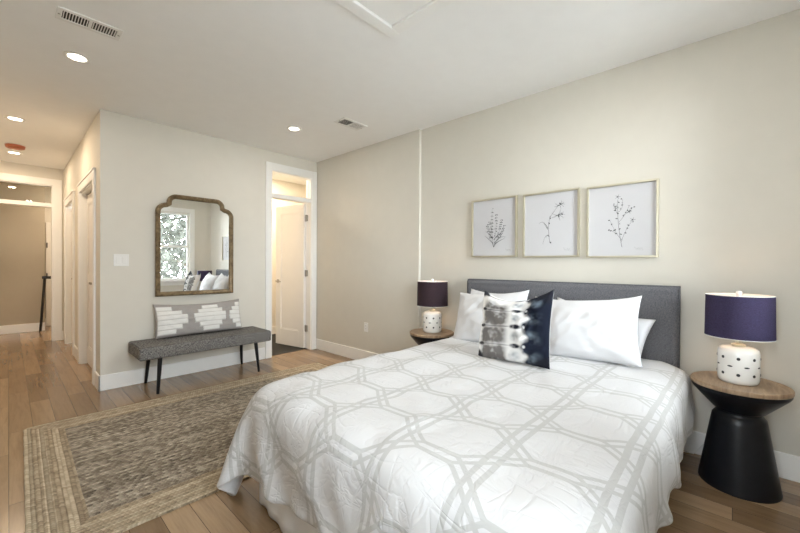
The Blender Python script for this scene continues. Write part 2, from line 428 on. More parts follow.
# hall right wall with two closet doorways
C1, C2, CZ = (4.88, 5.92), (6.60, 7.55), 2.11
w = bmesh.new()
box(w, 0.605, 0.70, 4.65, C1[0], 0, CH); box(w, 0.605, 0.70, C1[1], C2[0], 0, CH); box(w, 0.605, 0.70, C2[1], 7.95, 0, CH)
box(w, 0.605, 0.70, C1[0], C1[1], CZ, CH); box(w, 0.605, 0.70, C2[0], C2[1], CZ, CH)
struct('wall_hall_right', w, 'wall')
# hall end wall with its transom doorway
HX0, HX1, HZ = -0.46, 0.482, 2.47
w = bmesh.new()
box(w, LX, HX0, 7.95, 8.07, 0, CH); box(w, HX1, 1.6, 7.95, 8.07, 0, CH); box(w, HX0, HX1, 7.95, 8.07, HZ, CH)
struct('wall_hall_end', w, 'wall')
struct('wall_stair_hall', bx(LX, 0.455, 9.30, 10.05, 0, CH), 'hall_wall')
struct('wall_stair_hall_far', bx(0.35, 1.6, 9.95, 10.05, 0, CH), 'wall')
struct('wall_stair_hall_right', bx(1.6, 1.7, 7.95, 10.05, 0, CH), 'wall')
struct('floor_stair_hall', bx(0.70, 1.7, 7.95, 10.05, -0.1, 0.0), 'floor')
w = bmesh.new()
box(w, LX - .12, LX, FY - .1, SIDE[0], 0, CH); box(w, LX - .12, LX, SIDE[1], 11.2, 0, CH)
box(w, LX - .12, LX, SIDE[0], SIDE[1], 0, WZ0); box(w, LX - .12, LX, SIDE[0], SIDE[1], WZ1, CH)
struct('wall_left', w, 'wall')
# window wall
w = bmesh.new()
xs = [LX - .1, WINS[0][0], WINS[0][1], WINS[1][0], WINS[1][1], 3.30]
for a, b in ((0, 1), (2, 3), (4, 5)): box(w, xs[a], xs[b], FY - .14, FY, 0, CH)
for a, b in WINS: box(w, a, b, FY - .14, FY, 0, WZ0); box(w, a, b, FY - .14, FY, WZ1, CH)
struct('wall_front', w, 'wall')
# ensuite room shell
w = bmesh.new(); box(w, 0.70, 4.2, 6.0, 6.1, 0, CH); struct('wall_ensuite_back', w, 'wall')
struct('wall_ensuite_right', bx(3.95, 4.05, 4.53, 6.0, 0, CH), 'wall')
struct('wall_ensuite_front', bx(3.30, 3.95, 4.53, 4.65, 0, CH), 'wall')
struct('wall_ensuite_left', bx(1.6, 1.7, 4.65, 6.0, 0, CH), 'wall')
struct('baseboard_ensuite', bx(1.7, 3.95, 5.985, 6.0, 0.002, 0.14, bev=.003), 'trim')

BBH = 0.15
def baseboard(name, x0, x1, y0, y1):
    b = bmesh.new(); box(b, x0, x1, y0, y1, 0, BBH, bev=0.004)
    struct(name, b, 'trim')
baseboard('baseboard_back', 0.59, 2.285, 4.515, 4.53)
baseboard('baseboard_hall_corner', 0.59, 0.605, 4.515, 4.765)
baseboard('baseboard_right', 3.098, 3.113, FY, 2.57)
baseboard('baseboard_right_far', 3.068, 3.083, 2.575, 4.53)
baseboard('baseboard_front', LX, 3.098, FY, FY + 0.015)
baseboard('baseboard_left', LX, LX + .015, FY + .015, 7.95)
baseboard('baseboard_hall_right', 0.59, 0.605, 6.05, 6.485)
baseboard('baseboard_hall_end', 0.575, 0.605, 7.935, 7.95)
baseboard('baseboard_stair_hall', LX, 0.455, 9.285, 9.30)
baseboard('baseboard_stair_hall_far', 0.455, 1.6, 9.935, 9.95)

# window structures: frame, sashes, glass, casing, sill
def make_window(name, wd, label, loc, rz):
    # local: wall face at y = 0, outdoors towards -y
    a, b = -wd / 2, wd / 2; f = bmesh.new()
    for x0, x1 in ((a - .10, a), (b, b + .10)): box(f, x0, x1, 0, .02, WZ0 - .10, WZ1 + .10, bev=.003)
    box(f, a, b, 0, .02, WZ1, WZ1 + .10, bev=.003); box(f, a, b, 0, .02, WZ0 - .10, WZ0 - .02, bev=.003)
    wr = struct(name, f, 'trim', label=label)
    s = bmesh.new(); box(s, a - .12, b + .12, -.12, .05, WZ0 - .02, WZ0 + .012, bev=.004); obj('window_sill', s, 'trim', wr)
    mid = (WZ0 + WZ1) / 2
    for z0, z1, y in ((WZ0 + .012, mid + .02, -.06), (mid - .02, WZ1, -.10)):
        s = bmesh.new()
        box(s, a, a + .045, y - .018, y + .018, z0, z1); box(s, b - .045, b, y - .018, y + .018, z0, z1)
        box(s, a + .045, b - .045, y - .018, y + .018, z0, z0 + .05); box(s, a + .045, b - .045, y - .018, y + .018, z1 - .045, z1)
        sh = obj('window_sash', s, 'trim', wr)
        obj('window_glass', bx(a + .04, b - .04, y - .002, y + .002, z0 + .045, z1 - .04), 'glass', sh)
    wr.location = loc; wr.rotation_euler = (0, 0, rz)
make_window('fill_window_front', WINS[0][1] - WINS[0][0], 'added white double-hung window for more daylight, farther from the headboard in the wall facing the mirror', (sum(WINS[0]) / 2, FY, 0), 0)
make_window('window_2', WINS[1][1] - WINS[1][0], 'white double-hung window nearest the headboard, reflected in the mirror', (sum(WINS[1]) / 2, FY, 0), 0)
make_window('fill_window_side', SIDE[1] - SIDE[0], 'added white double-hung window for fill daylight in the wall facing the bed', (LX, sum(SIDE) / 2, 0), R(-90))
# door casings and doors
def casing_x(bm, x0, x1, wd, ztop, y, s, proud=.02, hd=None):     # on a wall of constant y; s = +1 if the casing stands towards +y
    hd = hd or wd
    ya, yb = sorted((y, y + s * proud))
    box(bm, x0 - wd, x0, ya, yb, 0, ztop + hd, bev=.003); box(bm, x1, x1 + wd, ya, yb, 0, ztop + hd, bev=.003)
    box(bm, x0, x1, ya, yb, ztop, ztop + hd, bev=.003)
f = bmesh.new()
casing_x(f, DX0 + .005, DX1 - .005, .078, DZ - .01, 4.53, -1, hd=.10)
casing_x(f, DX0 + .005, DX1 - .005, .078, DZ - .01, 4.65, 1, hd=.10)
box(f, DX0, DX0 + .018, 4.525, 4.655, 0, DZ); box(f, DX1 - .018, DX1, 4.525, 4.655, 0, DZ); box(f, DX0 + .018, DX1 - .018, 4.525, 4.655, DZ - .018, DZ)
box(f, DX0 + .018, DX1 - .018, 4.518, 4.655, 2.135, 2.19, bev=.003)
d1 = struct('door_1', f, 'trim', label='white doorway with transom above, door standing open to the next room')
obj('transom_glass', bx(DX0 + .018, DX1 - .018, 4.588, 4.592, 2.19, DZ - .018), 'glass', d1)
def panel_door(bm, wd, ht, th=.04, mg=.11, panels=((0.22, 1.0),)):
    # leaf in local coordinates: x 0..wd, y 0..th, z 0..ht with recessed flat panels framed by a small bevel
    box(bm, 0, mg, 0, th, 0, ht, bev=.002); box(bm, wd - mg, wd, 0, th, 0, ht, bev=.002)
    zs = [p for a in panels for p in a]
    edges = [0] + zs + [ht]
    for k in range(0, len(edges), 2): box(bm, mg, wd - mg, 0, th, edges[k], edges[k + 1], bev=.002)
    for a, c in panels:
        box(bm, mg, wd - mg, .012, th - .012, a, c)
        for z0, z1, x0, x1 in ((a, a + .014, mg, wd - mg), (c - .014, c, mg, wd - mg), (a, c, mg, mg + .014), (a, c, wd - mg - .014, wd - mg)):
            box(bm, x0, x1, .006, th - .006, z0, z1)
    return bm
leaf = obj('door_leaf', panel_door(bmesh.new(), .615, 2.115, panels=((.24, 1.99),)), 'door', d1)
leaf.location = (2.978, 4.648, 0.012); leaf.rotation_euler = (0, 0, R(180 - 79.5))
for zz in (0.30, 1.11, 1.92):
    h = bmesh.new(); tube(h, [(2.972, 4.640, zz - .05), (2.972, 4.640, zz + .05)], .008, 10)
    box(h, 2.960, 2.9815, 4.60, 4.645, zz - .045, zz + .045)
    obj('hinge', h, 'steel', d1)
h = bmesh.new()
for yy, s in ((-.001, -1), (.041, 1)):
    v0 = len(h.verts)
    tube(h, [(.555, yy, .97), (.555, yy + s * .012, .97)], .026, 16)
    tube(h, [(.555, yy + s * .012, .97), (.555, yy + s * .045, .97)], .010, 10)
    tube(h, [(.565, yy + s * .045, .97), (.50, yy + s * .047, .968), (.455, yy + s * .044, .962)], .0085, 10)
hd = obj('door_handle', h, 'steel', leaf, smooth=True, angle=40)

def closet(name, y0, y1, label):
    f = bmesh.new(); X = 0.605
    wd = .105
    for a, c in ((y0 - wd, y0), (y1, y1 + wd)): box(f, X - .02, X, a, c, 0, CZ + .10, bev=.003)
    box(f, X - .02, X, y0, y1, CZ, CZ + .10, bev=.003)
    box(f, X - .028, X, y0 - wd, y1 + wd, CZ + .085, CZ + .105, bev=.003)
    box(f, X, .70, y0, y0 + .018, 0, CZ); box(f, X, .70, y1 - .018, y1, 0, CZ); box(f, X, .70, y0 + .018, y1 - .018, CZ - .018, CZ)
    d = struct(name, f, 'trim', label=label)
    mid = (y0 + y1) / 2; lw = (y1 - y0 - .036) / 2 - .004
    for k, a in enumerate((y0 + .02, mid + .002)):
        l = obj('door_leaf', panel_door(bmesh.new(), lw, CZ - .05, th=.034, mg=.085, panels=((.2, 1.0), (1.1, CZ - .16))), 'door', d)
        l.location = (X + .055 + .034, a, .012); l.rotation_euler = (0, 0, R(90))
        p = bmesh.new(); lathe(p, [(.006, 0), (.006, .016), (.013, .020), (.014, .028), (.009, .034)], 14)
        kn = obj('door_knob', p, 'steel', l, smooth=True)
        kn.location = (lw - .045 if k == 0 else .045, .034, 1.0); kn.rotation_euler = (R(-90), 0, 0)
    return d
closet('door_2', C1[0], C1[1], 'white closet doors nearest the mirror wall along the hallway')
closet('door_3', C2[0], C2[1], 'white closet doors nearest the far end of the hallway')
f = bmesh.new()
casing_x(f, HX0 + .004, HX1 - .004, .105, HZ - .004, 7.95, -1, hd=.10)
box(f, HX0, HX0 + .018, 7.945, 8.075, 0, HZ); box(f, HX1 - .018, HX1, 7.945, 8.075, 0, HZ); box(f, HX0 + .018, HX1 - .018, 7.945, 8.075, HZ - .018, HZ)
box(f, HX0 + .018, HX1 - .018, 7.938, 8.075, 2.12, 2.18, bev=.003)
d4 = struct('door_4', f, 'trim', label='white cased opening with glass transom at the end of the hallway')
obj('transom_glass', bx(HX0 + .018, HX1 - .018, 8.008, 8.012, 2.18, HZ - .018), 'glass', d4)
# pale door beyond the stair hall
f = bmesh.new(); panel_door(f, .80, 2.03, panels=((.2, .95), (1.05, 1.85)))
d5 = struct('door_5', f, 'door', label='white door seen past the hallway opening')
d5.location = (.50, 9.905, .006)
h = bmesh.new()
for zz in (.98, 1.58): box(h, .004, .022, -.006, 0, zz - .05, zz + .05)
obj('hinge', h, 'black_metal', d5)
h = bmesh.new()
for z0, z1 in ((.98, 1.24), (1.30, 1.56)):
    box(h, .105, .125, -.008, 0, z0, z1)
obj('dark_pull', h, 'black_metal', d5)
h = thing('stair_railing', 'slim black newel post and rail at the end of the hallway', 'railing', (.39, 9.21, 0))
obj('post', tube(bmesh.new(), [(0, 0, 0), (.058, 0, .97)], .019, 10), 'black_metal', h)
obj('rail', bx(.02, .15, -.03, .03, .95, 1.0, bev=.008), 'black_metal', h)

# attic access panel
hx, hy = 1.70, 1.66
f = bmesh.new(); HW, HL, TR = .62, .80, .075
for x0, x1, y0, y1 in ((hx - HW, hx, hy - TR, hy), (hx - HW, hx, hy - HL, hy - HL + TR), (hx - TR, hx, hy - HL + TR, hy - TR), (hx - HW, hx - HW + TR, hy - HL + TR, hy - TR)):
    box(f, x0, x1, y0, y1, CH - .02, CH, bev=.004)
t2 = struct('trim_2', f, 'trim', label='white trim framing the attic access panel in the ceiling')
obj('access_panel', bx(hx - HW + TR + .004, hx - TR - .004, hy - HL + TR + .004, hy - TR - .004, CH - .006, CH + .0), 'trim', t2)

# ------------------------------------------------------------------ ceiling fittings
def can_light(x, y, label, power, warm=WARM):
    t = thing('recessed_light', label, 'ceiling light', (x, y, CH), group='recessed ceiling lights')
    b = bmesh.new(); lathe(b, [(.078, 0), (.078, -.004), (.072, -.008), (.054, -.006), (.052, 0)], 40, cap_bot=False, cap_top=False)
    obj('trim_ring', b, 'white_metal', t, smooth=True)
    b = bmesh.new(); lathe(b, [(.054, -.001), (.052, -.004), (.03, -.006)], 32); obj('diffuser', b, 'lamp_glow', t, smooth=True)
    d = bpy.data.lights.new('recessed_lamp', 'AREA'); d.shape = 'DISK'; d.size = .10; d.energy = power; d.color = warm
    o = bpy.data.objects.new('recessed_lamp', d); o.location = (0, 0, -.010); o.parent = t; col.objects.link(o)
    return t
can_light(.34, 3.52, 'lit round recessed light beside the long ceiling vent', CAN_POWER)
can_light(2.143, 3.586, 'lit round recessed light beside the small square ceiling vent near the doorway', CAN_POWER)
can_light(2.15, .50, 'round recessed light in the ceiling above the bed', CAN_POWER)
can_light(.34, .50, 'round recessed light in the ceiling by the windows', CAN_POWER)
can_light(.05, 5.50, 'lit round recessed light over the hallway, nearer one', HALL_POWER, (1.0, .78, .55))
can_light(.055, 7.215, 'lit round recessed light over the hallway just beyond the rust-orange fitting', HALL_POWER, (1.0, .78, .55))
can_light(1.05, 8.9, 'unseen recessed light added in the stair hall beyond the hallway opening', 18.0, (1.0, .82, .62))  # hidden lamp, added so the space past the opening is not dark
t = thing('smoke_detector', 'rust-orange round detector cover on the hallway ceiling', 'smoke detector', (.06, 6.74, CH))
b = bmesh.new(); lathe(b, [(.092, 0), (.092, -.016), (.086, -.040), (.070, -.048)], 36); obj('cover', b, 'copper', t, smooth=True, angle=35)
b = bmesh.new(); lathe(b, [(.097, 0), (.097, -.006), (.094, -.008)], 36); obj('base_ring', b, 'white_plastic', t, smooth=True, angle=35)

def vent(x0, x1, y0, y1, label, nslat, sides, widths=(.20, .24)):
    t = thing('ceiling_vent', label, 'vent', ((x0 + x1) / 2, (y0 + y1) / 2, CH))
    w, h = (x1 - x0) / 2, (y1 - y0) / 2; m = .026
    b = bmesh.new()
    box(b, -w, w, -h, -h + m, -.008, 0, bev=.002); box(b, -w, w, h - m, h, -.008, 0, bev=.002)
    box(b, -w, -w + m, -h + m, h - m, -.008, 0, bev=.002); box(b, w - m, w, -h + m, h - m, -.008, 0, bev=.002)
    box(b, -.008, .008, -h + m, h - m, -.008, 0)
    obj('frame', b, 'white_metal', t)
    obj('duct_shade_sheet', bx(-w + m, w - m, -h + m, h - m, -.002, -.0005), 'dark_void', t)  # thin dark sheet painted as the shaded hollow behind the louvres
    for side, s, wf in ((-1, sides[0], widths[0]), (1, sides[1], widths[1])):
        b = bmesh.new()
        span = w - m - .008
        for k in range(nslat):
            cx = side * (.008 + span * (k + .5) / nslat)
            a = R(35) * s; hw = span / nslat * wf
            vs = [Vector((cx - hw * math.cos(a), 0, -.005 - hw * math.sin(a) * .4)), Vector((cx + hw * math.cos(a), 0, -.005 + hw * math.sin(a) * .4))]
            q = [b.verts.new((v.x, yy, v.z + dz)) for dz in (0, .0012) for v in vs for yy in (-h + m, h - m)]
            for f_ in ((0, 1, 3, 2), (4, 5, 7, 6), (0, 1, 5, 4), (2, 3, 7, 6), (0, 2, 6, 4), (1, 3, 7, 5)): b.faces.new([q[i] for i in f_])
        obj('louvre', b, 'white_metal', t)
    for sx in (-1, 1):
        b = bmesh.new(); lathe(b, [(.006, 0), (.006, -.010), (.003, -.011)], 12, c=(sx * (w - m / 2), 0)); obj('screw', b, 'steel', t)
vent(.193, .503, 2.895, 3.045, 'long white two-panel louvred vent on the ceiling at the upper left', 9, (1, -1))
vent(2.315, 2.635, 2.925, 3.105, 'small white louvred vent on the ceiling near the headboard wall', 9, (1, -1), (.16, .30))

# ------------------------------------------------------------------ wall plates
t = thing('light_switch', 'white double light switch on the wall left of the mirror', 'light switch', (.77, 4.53, 1.277))
obj('plate', bx(-.062, .062, -.006, 0, -.06, .06, bev=.002), 'white_plastic', t)
for sx in (-.026, .026): obj('rocker', bx(sx - .016, sx + .016, -.010, -.005, -.033, .033, bev=.0015), 'white_plastic', t)
t = thing('wall_outlet', 'white wall outlet low on the wall between doorway and left nightstand', 'outlet', (3.083, 3.43, .45))
obj('plate', bx(-.006, 0, -.036, .036, -.058, .058, bev=.002), 'white_plastic', t)
for dz in (-.02, .02):
    o = obj('socket', bx(-.009, -.005, -.015, .015, dz - .014, dz + .014, bev=.003), 'white_plastic', t)
    b = bmesh.new(); box(b, -.0096, -.0088, -.007, -.005, dz - .004, dz + .006); box(b, -.0096, -.0088, .005, .007, dz - .004, dz + .006)
    obj('slot', b, 'dark_void', o)

# ------------------------------------------------------------------ rug
b = bmesh.new()
pts = []
rr = .05
for cx, cy, a0 in ((RUG_A - rr, RUG_B - rr, 0), (-RUG_A + rr, RUG_B - rr, 90), (-RUG_A + rr, -RUG_B + rr, 180), (RUG_A - rr, -RUG_B + rr, 270)):
    for k in range(7): pts.append((cx + rr * math.cos(R(a0 + k * 15)), cy + rr * math.sin(R(a0 + k * 15))))
dense = []
rng = random.Random(5)
for i, p in enumerate(pts):
    q = pts[(i + 1) % len(pts)]; L = math.dist(p, q); n = max(1, int(L / .05))
    for k in range(n): dense.append((p[0] + (q[0] - p[0]) * k / n, p[1] + (q[1] - p[1]) * k / n))
dense = [(x + rng.uniform(-.003, .003), y + rng.uniform(-.003, .003)) for x, y in dense]
prism(b, dense, 0.0005, .011)
rug = obj('area_rug', b, 'rug')
rug.location = (.06 + RUG_A, 2.96, 0); rug.rotation_euler = (0, 0, R(-.8))
tag(rug, 'large braided jute rug with pale striped border partly under the bed', 'rug')

# ------------------------------------------------------------------ bed
BX0, BX1, BYA, BYB, BTOP = 0.905, 2.975, 0.33, 1.83, 0.575
bed = thing('bed', 'queen bed with charcoal upholstered headboard and white bed skirt', 'bed', (1.94, 1.08, 0))
def local(bm, o=(1.94, 1.08, 0)):
    bmesh.ops.translate(bm, verts=bm.verts, vec=(-o[0], -o[1], -o[2])); return bm
obj('mattress', local(bx(BX0, BX1, BYA, BYB, .31, BTOP, bev=.05, seg=4)), 'mattress', bed, smooth=True)
obj('box_spring', local(bx(BX0 + .01, BX1, BYA + .01, BYB - .01, .12, .31, bev=.02)), 'mattress', bed)
for lx in (BX0 + .15, BX1 - .25):
    for ly in (BYA + .1, BYB - .1): obj('leg', local(tube(bmesh.new(), [(lx, ly, 0.011 if ly > 1 else 0), (lx, ly, .125)], .025, 12)), 'black_wood', bed)
# headboard with stitched panel seams
b = bmesh.new()
hy0, hy1, hz0, hz1, hxf, hxb = .267, 1.897, .50, 1.113, 2.985, 3.07
ny, nz = 130, 50
front = []
for i in range(ny + 1):
    rowv = []
    for j in range(nz + 1):
        y = hy0 + (hy1 - hy0) * i / ny; z = hz0 + (hz1 - hz0) * j / nz
        e = min(y - hy0, hy1 - y, z - hz0 + .2, hz1 - z)
        x = hxf + .03 * max(0, 1 - e / .03) ** 2.2
        gy = min(abs(y - hy0 - .055), abs(hy1 - .055 - y)); gz = abs(hz1 - .055 - z)
        for q in (1, 2, 3): gy = min(gy, abs(y - (hy0 + (hy1 - hy0) * q / 4)) * 1.4)
        gz = min(gz, abs(z - .80) * 1.4)
        x += .005 * math.exp(-(gy / .007) ** 2) + .004 * math.exp(-(gz / .007) ** 2)
        rowv.append(b.verts.new((x, y, z)))
    front.append(rowv)
for i in range(ny):
    for j in range(nz): b.faces.new((front[i][j], front[i + 1][j], front[i + 1][j + 1], front[i][j + 1]))
ring = [front[i][0] for i in range(ny + 1)] + [front[ny][j] for j in range(1, nz + 1)] + [front[i][nz] for i in range(ny - 1, -1, -1)] + [front[0][j] for j in range(nz - 1, 0, -1)]
back = [b.verts.new((hxb, v.co.y, v.co.z)) for v in ring]
n = len(ring)
for i in range(n): b.faces.new((ring[i], ring[(i + 1) % n], back[(i + 1) % n], back[i]))
b.faces.new(back)
hb = obj('headboard', local(b), 'headboard', bed, smooth=True, angle=60)
pp = [(hxf + .022, hy0 + .004, hz0)] + [(hxf + .022, hy0 + .004, hz1 - .02)] + [(hxf + .022, hy0 + .01, hz1 - .008), (hxf + .022, hy0 + .02, hz1 - .002)] + [(hxf + .022, hy1 - .02, hz1 - .002), (hxf + .022, hy1 - .01, hz1 - .008), (hxf + .022, hy1 - .004, hz1 - .02), (hxf + .022, hy1 - .004, hz0)]
obj('piping', local(tube(bmesh.new(), pp, .005, 8)), 'headboard', hb, smooth=True)
for ly in (hy0 + .05, hy1 - .05): obj('headboard_leg', local(bx(hxf + .03, hxf + .075, ly - .035, ly + .035, 0, .6)), 'black_wood', bed)
# pleated skirt on three sides
path = [(BX1, BYA + .005)]
corners = [(BX1 - .02, BYA - .005), (BX0 - .022, BYA - .005), (BX0 - .022, BYB - .035), (BX1 - .02, BYB - .035)]
path = []
for (xa, ya), (xb, yb) in zip(corners, corners[1:]):
    L = math.hypot(xb - xa, yb - ya); n = int(L / .015)
    for k in range(n): path.append((xa + (xb - xa) * k / n, ya + (yb - ya) * k / n, (yb - ya) / L, -(xb - xa) / L))
b = bmesh.new(); rows = []
for zi in range(9):
    z = .012 + (.315 - .012) * zi / 8
    rowv = []
    for k, (x, y, nx_, ny_) in enumerate(path):
        s = k * .015
        amp = (1 - zi / 8) * (.010 * math.sin(s * 16 + 1.3 * math.sin(s * 3)) + .006 * math.sin(s * 41)) + .012 * (1 - zi / 8)
        rowv.append(b.verts.new((x - nx_ * amp, y - ny_ * amp, z)))
    rows.append(rowv)
for a, c in zip(rows, rows[1:]):
    for k in range(len(path) - 1): b.faces.new((a[k], a[k + 1], c[k + 1], c[k]))
sk = obj('bed_skirt', local(b), 'skirt', bed, smooth=True)
md = sk.modifiers.new('thickness', 'SOLIDIFY'); md.thickness = .003

# ------------------------------------------------------------------ comforter: a sheet of cloth dropped over the bed
def drape():
    rngn = np.random.default_rng(3)
    ox, oy = .44, .44                         # overhang at the foot and the sides
    L, W = (2.93 - BX0) + ox, (BYB - BYA) + 2 * oy
    h = .0285
    nu, nv = int(L / h) + 1, int(W / h) + 1
    U, V = np.meshgrid(np.linspace(0, L, nu), np.linspace(-W / 2, W / 2, nv), indexing='ij')
    hu, hv = L / (nu - 1), W / (nv - 1)
    def smooth_noise(cells_u, cells_v, seed):
        g = np.random.default_rng(seed).normal(size=(cells_u + 3, cells_v + 3))
        a = np.linspace(0, cells_u, nu); c = np.linspace(0, cells_v, nv)
        ia, ic = a.astype(int), c.astype(int); fa, fc = (a - ia)[:, None], (c - ic)[None, :]
        fa, fc = fa * fa * (3 - 2 * fa), fc * fc * (3 - 2 * fc)
        return (g[ia][:, ic] * (1 - fa) * (1 - fc) + g[ia + 1][:, ic] * fa * (1 - fc) + g[ia][:, ic + 1] * (1 - fa) * fc + g[ia + 1][:, ic + 1] * fa * fc)
    puff = .5 + .25 * smooth_noise(9, 9, 1) + .15 * smooth_noise(20, 20, 2)
    pit = np.zeros_like(U)
    for i in range(8):
        for j in range(8):
            cu = .22 + .36 * i; cv = -W / 2 + .2 + .36 * j + (.18 if i % 2 else 0)
            r2 = (U - cu) ** 2 + (V - cv) ** 2
            pit += np.exp(-r2 / .05 ** 2)
    margin = np.clip(.030 + .022 * puff - .016 * pit, .012, .06)
    over = np.maximum(np.abs(V) - (BYB - BYA) / 2 + .04, U - (2.93 - BX0) + .04)
    margin = margin + (.045 + .045 * np.clip((np.abs(V) - .75) / .1, 0, 1)) * np.clip(over / .18, 0, 1)
    stretch = 1.0 + .030 * smooth_noise(26, 26, 4)
    P = np.stack([2.93 - U, 1.08 + V, np.full_like(U, BTOP + .075)], -1).astype(np.float64)
    Q = P.copy()
    cx, cy, bxh, byh, rad = (BX0 + 3.4) / 2, 1.08, (3.4 - BX0) / 2, (BYB - BYA) / 2, .05
    def con(P, s1, s2, rest, k, one=False):
        A = P[s1]; B = P[s2]
        d = B - A; l = np.sqrt((d * d).sum(-1)) + 1e-9
        if one: rest = np.minimum(rest, l)
        c = (d * (0.5 * k * (l - rest) / l)[..., None])
        P[s1] = A + c; P[s2] = B - c
    S = slice
    groups = []
    st = stretch
    def add(du, dv, rest, k):
        # split pairs into colours so that no vertex is moved twice at once
        step = 2 * max(abs(du), 1) if du else None
        period_u = 2 * du if du else 1; period_v = 2 * abs(dv) if dv else 1
        if du:
            for off in range(du):
                for c in range(2):
                    i0 = np.arange(off + c * du, nu - du, 2 * du)
                    j0 = np.arange(max(0, -dv), nv - max(0, dv))
                    if len(i0): groups.append((np.ix_(i0, j0), np.ix_(i0 + du, j0 + dv), rest * st[np.ix_(i0, j0)], k))
        else:
            for off in range(dv):
                for c in range(2):
                    j0 = np.arange(off + c * dv, nv - dv, 2 * dv); i0 = np.arange(nu)
                    if len(j0): groups.append((np.ix_(i0, j0), np.ix_(i0, j0 + dv), rest * st[np.ix_(i0, j0)], k))
    add(1, 0, hu, 1.0); add(0, 1, hv, 1.0)
    dg = math.hypot(hu, hv)
    add(1, 1, dg, .5); add(1, -1, dg, .5)
    add(3, 0, 3 * hu, .12); add(0, 3, 3 * hv, .12)
    n_two = len(groups)                          # the rest only hold the cloth back from stretching
    add(10, 0, 10 * hu, 1.0); add(0, 10, 10 * hv, 1.0)
    dt, g = 1 / 60, np.array([0, 0, -5.0])
    def collide(P, Q):
        qx = np.abs(P[..., 0] - cx) - (bxh - rad); qy = np.abs(P[..., 1] - cy) - (byh - rad); qz = P[..., 2] - (BTOP - rad)
        mx, my, mz = np.maximum(qx, 0), np.maximum(qy, 0), np.maximum(qz, 0)
        out = np.sqrt(mx ** 2 + my ** 2 + mz ** 2)
        ins = np.minimum(np.maximum(np.maximum(qx, qy), qz), 0)
        d = out + ins - rad
        hit = d < margin
        sx, sy = np.sign(P[..., 0] - cx), np.sign(P[..., 1] - cy)
        nrm = np.stack([mx * sx, my * sy, mz], -1); ln = np.linalg.norm(nrm, axis=-1, keepdims=True)
        nrm = np.where(ln > 1e-7, nrm / np.maximum(ln, 1e-7), np.array([0, 0, 1.0]))
        P += nrm * np.where(hit, margin - d, 0)[..., None]
        Q += (P - Q) * np.where(hit, .55, 0)[..., None]
        fl = P[..., 2] < .018
        P[..., 2] = np.maximum(P[..., 2], .018)
        Q += (P - Q) * np.where(fl, .08, 0)[..., None]
    for step in range(190):
        vel = (P - Q) * .965
        Q = P.copy()
        P = P + vel + g * dt * dt
        for it in range(9):
            for gi, (s1, s2, rest, k) in enumerate(groups): con(P, s1, s2, rest, k, gi >= n_two)
            if it % 3 == 2: collide(P, Q)
        P[0, :, 0] = 2.93                        # tucked at the headboard end under the pillows
    for it in range(4):                          # settle
        P2 = P.copy()
        P2[1:-1, 1:-1] = .6 * P[1:-1, 1:-1] + .1 * (P[2:, 1:-1] + P[:-2, 1:-1] + P[1:-1, 2:] + P[1:-1, :-2])
        P = P2
    return P, U, V, nu, nv
P, U, V, nu, nv = drape()
b = bmesh.new()
uvl = b.loops.layers.uv.new('UVMap')
vs = [[b.verts.new(P[i, j]) for j in range(nv)] for i in range(nu)]
for i in range(nu - 1):
    for j in range(nv - 1):
        f = b.faces.new((vs[i][j], vs[i][j + 1], vs[i + 1][j + 1], vs[i + 1][j]))
        for lp, (a, c) in zip(f.loops, ((i, j), (i, j + 1), (i + 1, j + 1), (i + 1, j))): lp[uvl].uv = (U[a, c], V[a, c])
cf = obj('comforter', b, 'comforter', smooth=True)
md = cf.modifiers.new('thickness', 'SOLIDIFY'); md.thickness = .022; md.offset = -1
md = cf.modifiers.new('smooth', 'SUBSURF'); md.levels = 1; md.render_levels = 1
tag(cf, 'white comforter with pale grey trellis line pattern draped over the bed', 'comforter')

